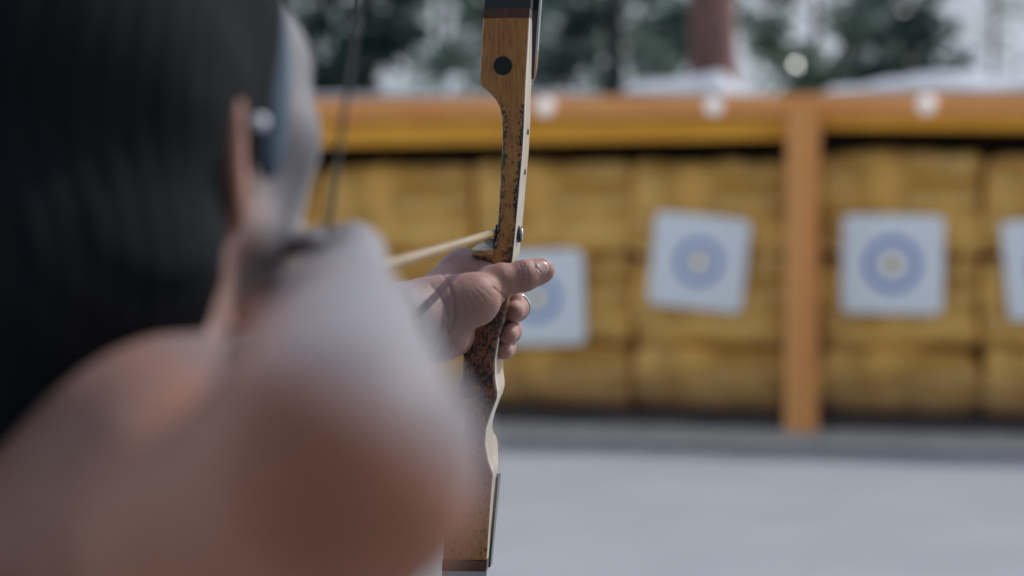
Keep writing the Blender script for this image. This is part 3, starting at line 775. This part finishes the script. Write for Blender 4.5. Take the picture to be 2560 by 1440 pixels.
kb = [1362, 1783, 2313, 880]
for i, (px, py) in enumerate(((1362, 268), (1783, 265), (2313, 262))):
    bm = bmesh.new(); bmesh.ops.create_uvsphere(bm, u_segments=20, v_segments=14, radius=.053)
    for v in bm.verts:
        v.co.y *= .6
    me = bpy.data.meshes.new('roof_knob'); bm.to_mesh(me); bm.free()
    for p in me.polygons: p.use_smooth = True
    s = ws(px, .235); o = link_mesh('wall_lamp', me, M_knob, None); o.location = wp(s, wz(px, py, .235), .235)
    tag(o, ['round white lamp on the orange board just beside the bow', 'round white lamp on the orange board, middle one between bow and post', 'round white lamp on the orange board past the post'][i], 'lamp', 'white lamps along the orange board')

# straw bales: three courses in every stack
def make_bale(w, h, dep, seedv, foot_brown=False):
    bm = bmesh.new(); bmesh.ops.create_cube(bm, size=1)
    bmesh.ops.subdivide_edges(bm, edges=bm.edges[:], cuts=11, use_grid_fill=True)
    for v in bm.verts:
        c = np.array(v.co) * 2                                      # -1..1
        e = np.array([w, dep, h]) / 2; r = .08
        q = c * e; inner = e - r; k = np.clip(q, -inner, inner); dlt = q - k; L = np.linalg.norm(dlt)
        if L > 1e-9: q = k + dlt / L * min(r, max(L, 0)) if L > r else q
        nz = mnoise.noise(Vector(q * 5.5) + Vector((seedv * 7.1, 0, 0))) * .042 + mnoise.noise(Vector(q * 16) + Vector((0, seedv * 3.3, 0))) * .012
        q = q * (1 + nz / max(.2, np.linalg.norm(q)))
        q[2] += .02 * mnoise.noise(Vector((q[0] * 3, seedv * 5, 1.5)))
        v.co = q
    me = bpy.data.meshes.new('straw_bale'); bm.to_mesh(me); bm.free()
    for p in me.polygons: p.use_smooth = True
    a = me.attributes.new('foot_brown', 'FLOAT', 'POINT')
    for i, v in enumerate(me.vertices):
        a.data[i].value = max(0, min(1, (.95 if foot_brown else .0) * (1 - (v.co.z + h / 2) / (h * .8)) + .12 * mnoise.noise(Vector(v.co) * 4)))  # browner towards the bottom of the lowest course
    return me
edges = [400, 790, 1180, 1580, 1962, 2052, 2450, 2860]
stacks = [(400, 790), (790, 1180), (1180, 1580), (1580, 1962), (2052, 2455), (2455, 2860), (2860, 3265)]
stack_names = ['in the leftmost stack beside the archer\'s head', 'in the stack left of the bow', 'in the stack behind the bow hand', 'in the stack behind the crooked target', 'in the stack behind the straight target', 'in the stack at the right edge of the photo', 'in the stack beyond the cut-off target']
courses = [(.085, .47, 'bottom'), (.475, 1.005, 'middle'), (1.01, 1.575, 'top')]
k = 0
for i, (a, b) in enumerate(stacks):
    s0, s1 = ws(a) + .005, ws(b) - .005
    for z0, z1, cn in courses:
        jit = random.uniform(-.015, .02)
        if cn == 'top': z1 += [0, -.01, 0, .01, .05, .02, 0][i]
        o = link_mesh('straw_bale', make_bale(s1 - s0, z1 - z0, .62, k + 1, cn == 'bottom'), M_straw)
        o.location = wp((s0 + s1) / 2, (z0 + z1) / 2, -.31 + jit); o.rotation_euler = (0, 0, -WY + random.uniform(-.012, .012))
        tag(o, f'golden {"brown-footed " if cn == "bottom" else ""}straw bale, {cn} course, {stack_names[i]}', 'straw bale', 'straw bales stacked under the shelter')
        k += 1
# targets
def target(px, py, size, rot, label, ringr, tilt=0):
    off = .065
    s = ws(px, off); z = wz(px, py, off); R = Matrix.Rotation(-WY, 4, 'Z') @ Matrix.Rotation(rot, 4, 'Y') @ Matrix.Rotation(tilt, 4, 'X')
    root = empty('paper_target', tuple(wp(s, z, off))); root.rotation_euler = R.to_euler()
    tag(root, label, 'target', 'paper targets pinned on the straw bales')
    n = 36; V = []; F = []
    for lay in (0, 1):
        for i in range(n + 1):
            for j in range(n + 1):
                x = (i / n - .5) * size; zz = (j / n - .5) * size * .985; rc = .048; ex = abs(x) - (size / 2 - rc); ez = abs(zz) - (size * .985 / 2 - rc)
                if ex > 0 and ez > 0:
                    q_ = max(ex, ez) / math.hypot(ex, ez); x = math.copysign(size / 2 - rc + ex * q_, x); zz = math.copysign(size * .985 / 2 - rc + ez * q_, zz)
                curl = -.006 * ((abs(x) / size * 2) ** 4 + (abs(zz) / size * 2) ** 4)
                V.append((x, curl * -1 * .8 + .002 * lay, zz))
    S_ = (n + 1) ** 2
    for i in range(n):
        for j in range(n):
            q = i * (n + 1) + j; F.append((q, q + n + 1, q + n + 2, q + 1)); F.append((S_ + q, S_ + q + 1, S_ + q + n + 2, S_ + q + n + 1))
    for i in range(n):
        q = i * (n + 1); F.append((q, S_ + q, S_ + q + n + 1, q + n + 1)); q += n; F.append((q, q + n + 1, S_ + q + n + 1, S_ + q))
        F.append((i, i + 1, S_ + i + 1, S_ + i)); q = n * (n + 1) + i; F.append((q, S_ + q, S_ + q + 1, q + 1))
    me = bpy.data.meshes.new('sheet'); me.from_pydata(V, [], F); me.update()
    def kid(nm, me, m):
        me.materials.append(m); o = bpy.data.objects.new(nm, me); C.objects.link(o); o.parent = root; return o
    kid('sheet', me, M_paper)
    def ann(nm, r0, r1, y, m):
        V = []; F = []; kk = 48
        for q in range(kk):
            a = 2 * math.pi * q / kk
            V += [(r0 * math.cos(a), y, r0 * math.sin(a)), (r1 * math.cos(a), y, r1 * math.sin(a))]
        for q in range(kk): F.append((2 * q, 2 * q + 1, (2 * q + 3) % (2 * kk), (2 * q + 2) % (2 * kk)))
        me = bpy.data.meshes.new(nm); me.from_pydata(V, [], F); me.update(); kid(nm, me, m)
    ann('blue_ring', ringr * .74, ringr, -.003, M_blue); ann('pale_ring', ringr * .25, ringr * .738, -.003, M_pink); ann('yellow_centre', .0005, ringr * .248, -.003, M_yel)
target(1342, 744, .575, rad(-2), 'white paper target right behind the thumb, half hidden by bow and hand', .142)
target(1747, 655, .562, rad(5.5), 'white paper target hanging crooked, between the bow and the orange post', .138)
target(2232, 661, .580, rad(.5), 'white paper target hanging straight, right beside the orange post', .160)
target(2643, 668, .580, rad(-6), 'white paper target cut off by the right edge of the photo', .155)
# sheeting on the roof; front edge shaped to make the ground shadow wavy
def sheeting(px0, px1, label, seedv, hgt):
    s0, s1 = ws(px0, .1), ws(px1, .1); nx, ny = 60, 14; V = []; F = []
    for lay in (0, 1):
        for i in range(nx + 1):
            for j in range(ny + 1):
                u = i / nx; v = j / ny; s = s0 + (s1 - s0) * u; off = .19 + .17 * mnoise.noise(Vector((s * 1.1, 9.1, seedv))) - 1.0 * v
                zb = np.interp(s, [sL, sR], [zt, ztR])
                lump = hgt * (.62 + .6 * mnoise.noise(Vector((s * 2.4, v * 3, seedv)))) * min(1, min(u, 1 - u) * 9) ** .5 * min(1, v * 5 + .12) ** .7 * (1 if v < .8 else (1 - v) * 5)
                off += .02 * mnoise.noise(Vector((s * 3, 3.3, seedv)))
                V.append(wp(s, zb + .012 + max(.0, lump) - .006 * lay, off))
    S_ = (nx + 1) * (ny + 1)
    for i in range(nx):
        for j in range(ny):
            q = i * (ny + 1) + j; F.append((q, q + ny + 1, q + ny + 2, q + 1)); F.append((S_ + q, S_ + q + 1, S_ + q + ny + 2, S_ + q + ny + 1))
    o = pydata('roof_sheeting', V, F, M_tarp, None, True, 60); tag(o, label, 'sheeting', 'white sheeting heaped on the shelter roof'); return o
sheeting(640, 1500, 'low rumpled white sheeting added on the shelter roof behind the bow to shape its shadow', 8.3, .035)  # added so the left part of the ground shadow gets a wavy edge
sheeting(1545, 1830, 'short heap of crumpled white sheeting on the shelter roof under the trunks', 2.2, .13)
sheeting(2050, 3400, 'long crumpled white sheeting on the shelter roof, right of the post', 5.7, .15)

# ------------------------------------------------------------------ ground
n = 60; V = []; F = []
xs = np.concatenate([np.linspace(-900, -30, 12)[:-1], np.linspace(-30, 30, 60), np.linspace(30, 900, 12)[1:]])
yy_ = np.concatenate([np.linspace(-300, -6, 8)[:-1], np.linspace(-6, 40, 90), np.linspace(40, 1800, 14)[1:]])
for x in xs:
    for y in yy_:
        flat = (0 < y < 13.5 and abs(x) < 8)
        z = 0 if not flat else (.012 * mnoise.noise(Vector((x * 1.3, y * 1.3, 0))) - .012 if 2 < y < 11.2 else 0)
        V.append((x, y, z))
for i in range(len(xs) - 1):
    for j in range(len(yy_) - 1):
        q = i * len(yy_) + j; F.append((q, q + len(yy_), q + len(yy_) + 1, q + 1))
gv = []; gn = 90
for i in range(gn + 1):
    s = sL - .4 + (sR - sL + .8) * i / gn
    gv.append(wp(s, .004, -1.6)); gv.append(wp(s, .004, .92 + .10 * mnoise.noise(Vector((s * 1.6, 2.2, 0))) + .05 * mnoise.noise(Vector((s * 4, 7.2, 0)))))
gs_ = pydata('shade_lift_strip', gv, [(2 * i, 2 * i + 1, 2 * i + 3, 2 * i + 2) for i in range(gn)], varied('shade_lift_ground', (.36, .34, .29), (.50, .475, .41), 6, .95, (1, 1, 1), .006), None); tag(gs_, kind='structure')  # paler sheet laid inside the shelter's shadow to lift its tone
hv = []; hf_ = []; hx_ = np.linspace(-70, 90, 70); hy_ = np.linspace(0, 1, 26)
for x in hx_:
    for u in hy_:
        y = 42 + 150 * u; z = -.6 + 22 * (3 * u * u - 2 * u ** 3) ** .75 * (1 + .10 * mnoise.noise(Vector((x * .03, 1.7, 0)))) + .5 * mnoise.noise(Vector((x * .12, y * .12, 3))) * min(1, u * 6)
        hv.append((x, y, z))
for i in range(len(hx_) - 1):
    for j in range(len(hy_) - 1):
        q = i * len(hy_) + j; hf_.append((q, q + len(hy_), q + len(hy_) + 1, q + 1))
hl = pydata('sky_fill_slope', hv, hf_, varied('sky_fill_pale', (.27, .285, .28), (.44, .455, .46), .35, .95, (1, .5, 1), .05), None, True, 60); tag(hl, kind='structure')  # added slope covering the sky, so gaps between the trees stay less bright
g = pydata('ground', V, F, M_ground, None, True, 60); tag(g, kind='structure')

# ------------------------------------------------------------------ hedge added out of view behind the camera to deepen the shade
V = []; F = []; nx, nz = 60, 24
for i in range(nx + 1):
    for j in range(nz + 1):
        a = math.pi * j / nz; x = -9 + 18 * i / nx
        V.append((x, -5.2 - .8 * math.cos(a) + .25 * mnoise.noise(Vector((x * 1.2, a * 2, 0))), max(0, 4.6 * math.sin(a) ** .35 + .35 * mnoise.noise(Vector((x, a * 2, 4)))) if 0 < j < nz else 0))
for i in range(nx):
    for j in range(nz):
        q = i * (nz + 1) + j; F.append((q, q + 1, q + nz + 2, q + nz + 1))
hg = pydata('shade_hedge', V, F, varied('shade_hedge_leaves', (.012, .025, .016), (.04, .065, .04), 9, .8, (1, 1, 1), .05), None, True, 60)
tag(hg, 'unseen dark greenery added behind the camera to deepen the shade', 'shade_hedge')
# ------------------------------------------------------------------ trees
def leaves(name, centres, n_each, size, m, parent, spread=.35):
    V = []; F = []
    for c in centres:
        c = np.asarray(c); k = int(n_each * 1.5 * rng.uniform(.6, 1.3))
        P = rng.normal(0, 1, (k, 3)); P /= np.linalg.norm(P, axis=1)[:, None]; P *= (rng.uniform(0, 1, (k, 1)) ** .45) * spread * rng.uniform(.7, 1.3)
        P[:, 2] *= .75
        for p in P:
            a = rng.normal(0, 1, 3); a[2] *= .7; a /= np.linalg.norm(a); b_ = np.cross(a, rng.normal(0, 1, 3)); b_ /= np.linalg.norm(b_)
            L = size * rng.uniform(.6, 1.3); q = c + p; b = len(V)
            nrm = np.cross(a, b_)
            V += [q - a * L * .5, q + b_ * L * .3 + nrm * L * .08, q + a * L * .5, q - b_ * L * .3 + nrm * L * .08]
            F.append((b, b + 1, b + 2, b + 3))
    return np_mesh(name, np.array(V), np.array(F), m, parent)
def tree(px, y, label, cat, trunk, bark, crown, leafm, n_clump, n_each, size, spread, lean_=(0, 0), limbs=4, fork=1.6):
    """crown: (z0, z1, radius)"""
    x = (px - 1280) / FPX * y
    root = empty('tree', (x, y, 0)); tag(root, label, cat, 'trees behind the shelter')
    z1 = crown[1]; tr = MB(); pts = []
    for i in range(9):
        u = i / 8; z = u * z1 * .9
        pts.append((x + lean_[0] * z + .04 * math.sin(3 * u + px), y + lean_[1] * z, z))
    tr.tube(pts, [trunk * (1.25 if i == 0 else 1) * (1 - .75 * i / 8) for i in range(9)], 14)
    for k in range(limbs):
        zz = fork + (z1 * .75 - fork) * k / max(1, limbs - 1); a = k * 2.4 + px; L = crown[2] * .8
        b0 = np.array([x + lean_[0] * zz, y + lean_[1] * zz, zz])
        tr.tube([b0, b0 + [math.cos(a) * L * .5, math.sin(a) * L * .5, L * .3], b0 + [math.cos(a) * L, math.sin(a) * L, L * .75]], [trunk * .42, trunk * .3, trunk * .1], 8)
    tr.build('trunk', bark, root, True)
    cs = []
    while len(cs) < n_clump * .9:
        p = rng.uniform(-1, 1, 3)
        if np.linalg.norm(p) > 1 or np.linalg.norm(p) < .25: continue
        zc = (crown[0] + crown[1]) / 2; hz = (crown[1] - crown[0]) / 2
        cs.append((x + lean_[0] * zc + p[0] * crown[2], y + p[1] * crown[2] * .8, zc + p[2] * hz))
    leaves('crown', cs, n_each, size * 1.3, leafm, root, spread * .78)
    return root
tree(905, 15.5, 'dark dense tree above the shelter between the archer and the bow', 'tree', .10, M_barkd, (1.9, 6.4, 1.0), L_dark, 120, 60, .11, .30)
tree(1110, 22, 'pale loose-leaved tree just left of the bow', 'tree', .07, M_barkg, (1.8, 7.0, 1.7), L_pale, 62, 44, .10, .34)
tree(1420, 20, 'mid green airy tree just right of the bow', 'tree', .07, M_barkg, (.6, 7.0, 1.6), L_mid, 110, 46, .10, .34)
tree(1545, 16.5, 'tree with a dark trunk rising between the bow and the red-brown trunk', 'tree', .105, M_barkd, (1.6, 7.0, 1.0), L_dark, 50, 46, .10, .26, (-.02, 0), 6, 1.9)
tree(1800, 15.2, 'tree with a thick red-brown trunk above the shelter', 'tree', .235, M_bark, (3.9, 8.5, 1.7), L_mid, 50, 40, .10, .32, (-.012, .01), 4, 4.2)
tree(1640, 23, 'mid green bushy tree seen between the dark and the red-brown trunks', 'tree', .08, M_barkg, (.6, 6.4, .95), L_mid, 66, 46, .10, .34)
tree(2130, 21, 'broad green tree above the orange post', 'tree', .09, M_barkg, (.6, 7.0, 1.05), L_mid, 84, 48, .11, .34)
tree(2290, 18.5, 'small dark tree above the straight target', 'tree', .07, M_barkd, (1.2, 6.0, .5), L_dark, 30, 40, .11, .26, (-.03, 0))
tree(2030, 24, 'soft green bushy tree between the red-brown trunk and the broad tree', 'tree', .07, M_barkg, (.8, 6.6, .8), L_mid, 45, 46, .10, .34)
tree(1275, 24, 'grey-green tree straight behind the upper part of the bow', 'tree', .07, M_barkg, (.8, 6.6, 1.4), L_mid, 80, 46, .10, .34)
tree(2480, 26, 'thin pale tree against the bright sky at the right edge', 'tree', .06, M_barkg, (1.0, 6.5, 1.7), L_pale, 22, 34, .10, .38)
tree(780, 24, 'grey-green tree partly hidden by the archer\'s face', 'tree', .07, M_barkg, (1.8, 6.5, 1.4), L_mid, 70, 44, .10, .36)

# ------------------------------------------------------------------ light
sun_dir = Vector((.60, .315, .74)).normalized()
sl = bpy.data.lights.new('sun', 'SUN'); sl.energy = 2.0; sl.angle = rad(.53); sl.color = (1, .98, .955)
so = bpy.data.objects.new('sun', sl); C.objects.link(so); so.location = (6, 4, 9)
so.rotation_euler = (-sun_dir).to_track_quat('-Z', 'Y').to_euler()
w = bpy.data.worlds.new('World'); sc.world = w; w.use_nodes = True; nt = w.node_tree
sky = nt.nodes.new('ShaderNodeTexSky'); sky.sky_type = 'NISHITA'; sky.sun_disc = False
sky.sun_elevation = math.asin(sun_dir.z); sky.sun_rotation = math.atan2(sun_dir.x, sun_dir.y)
sky.air_density = 1.0; sky.dust_density = 1.2; sky.ozone_density = 1.0
hs_ = nt.nodes.new('ShaderNodeHueSaturation'); hs_.inputs['Saturation'].default_value = .7; nt.links.new(sky.outputs[0], hs_.inputs['Color'])   # thin high haze
bg = nt.nodes['Background']; nt.links.new(hs_.outputs[0], bg.inputs['Color']); bg.inputs['Strength'].default_value = .15
sc.view_settings.view_transform = 'Standard'; sc.view_settings.look = 'None'; sc.view_settings.exposure = .55; sc.view_settings.gamma = 1
sc.render.engine = 'CYCLES'
sc.cycles.use_denoising = True; sc.cycles.max_bounces = 8; sc.cycles.transparent_max_bounces = 8
sc.cycles.use_adaptive_sampling = False
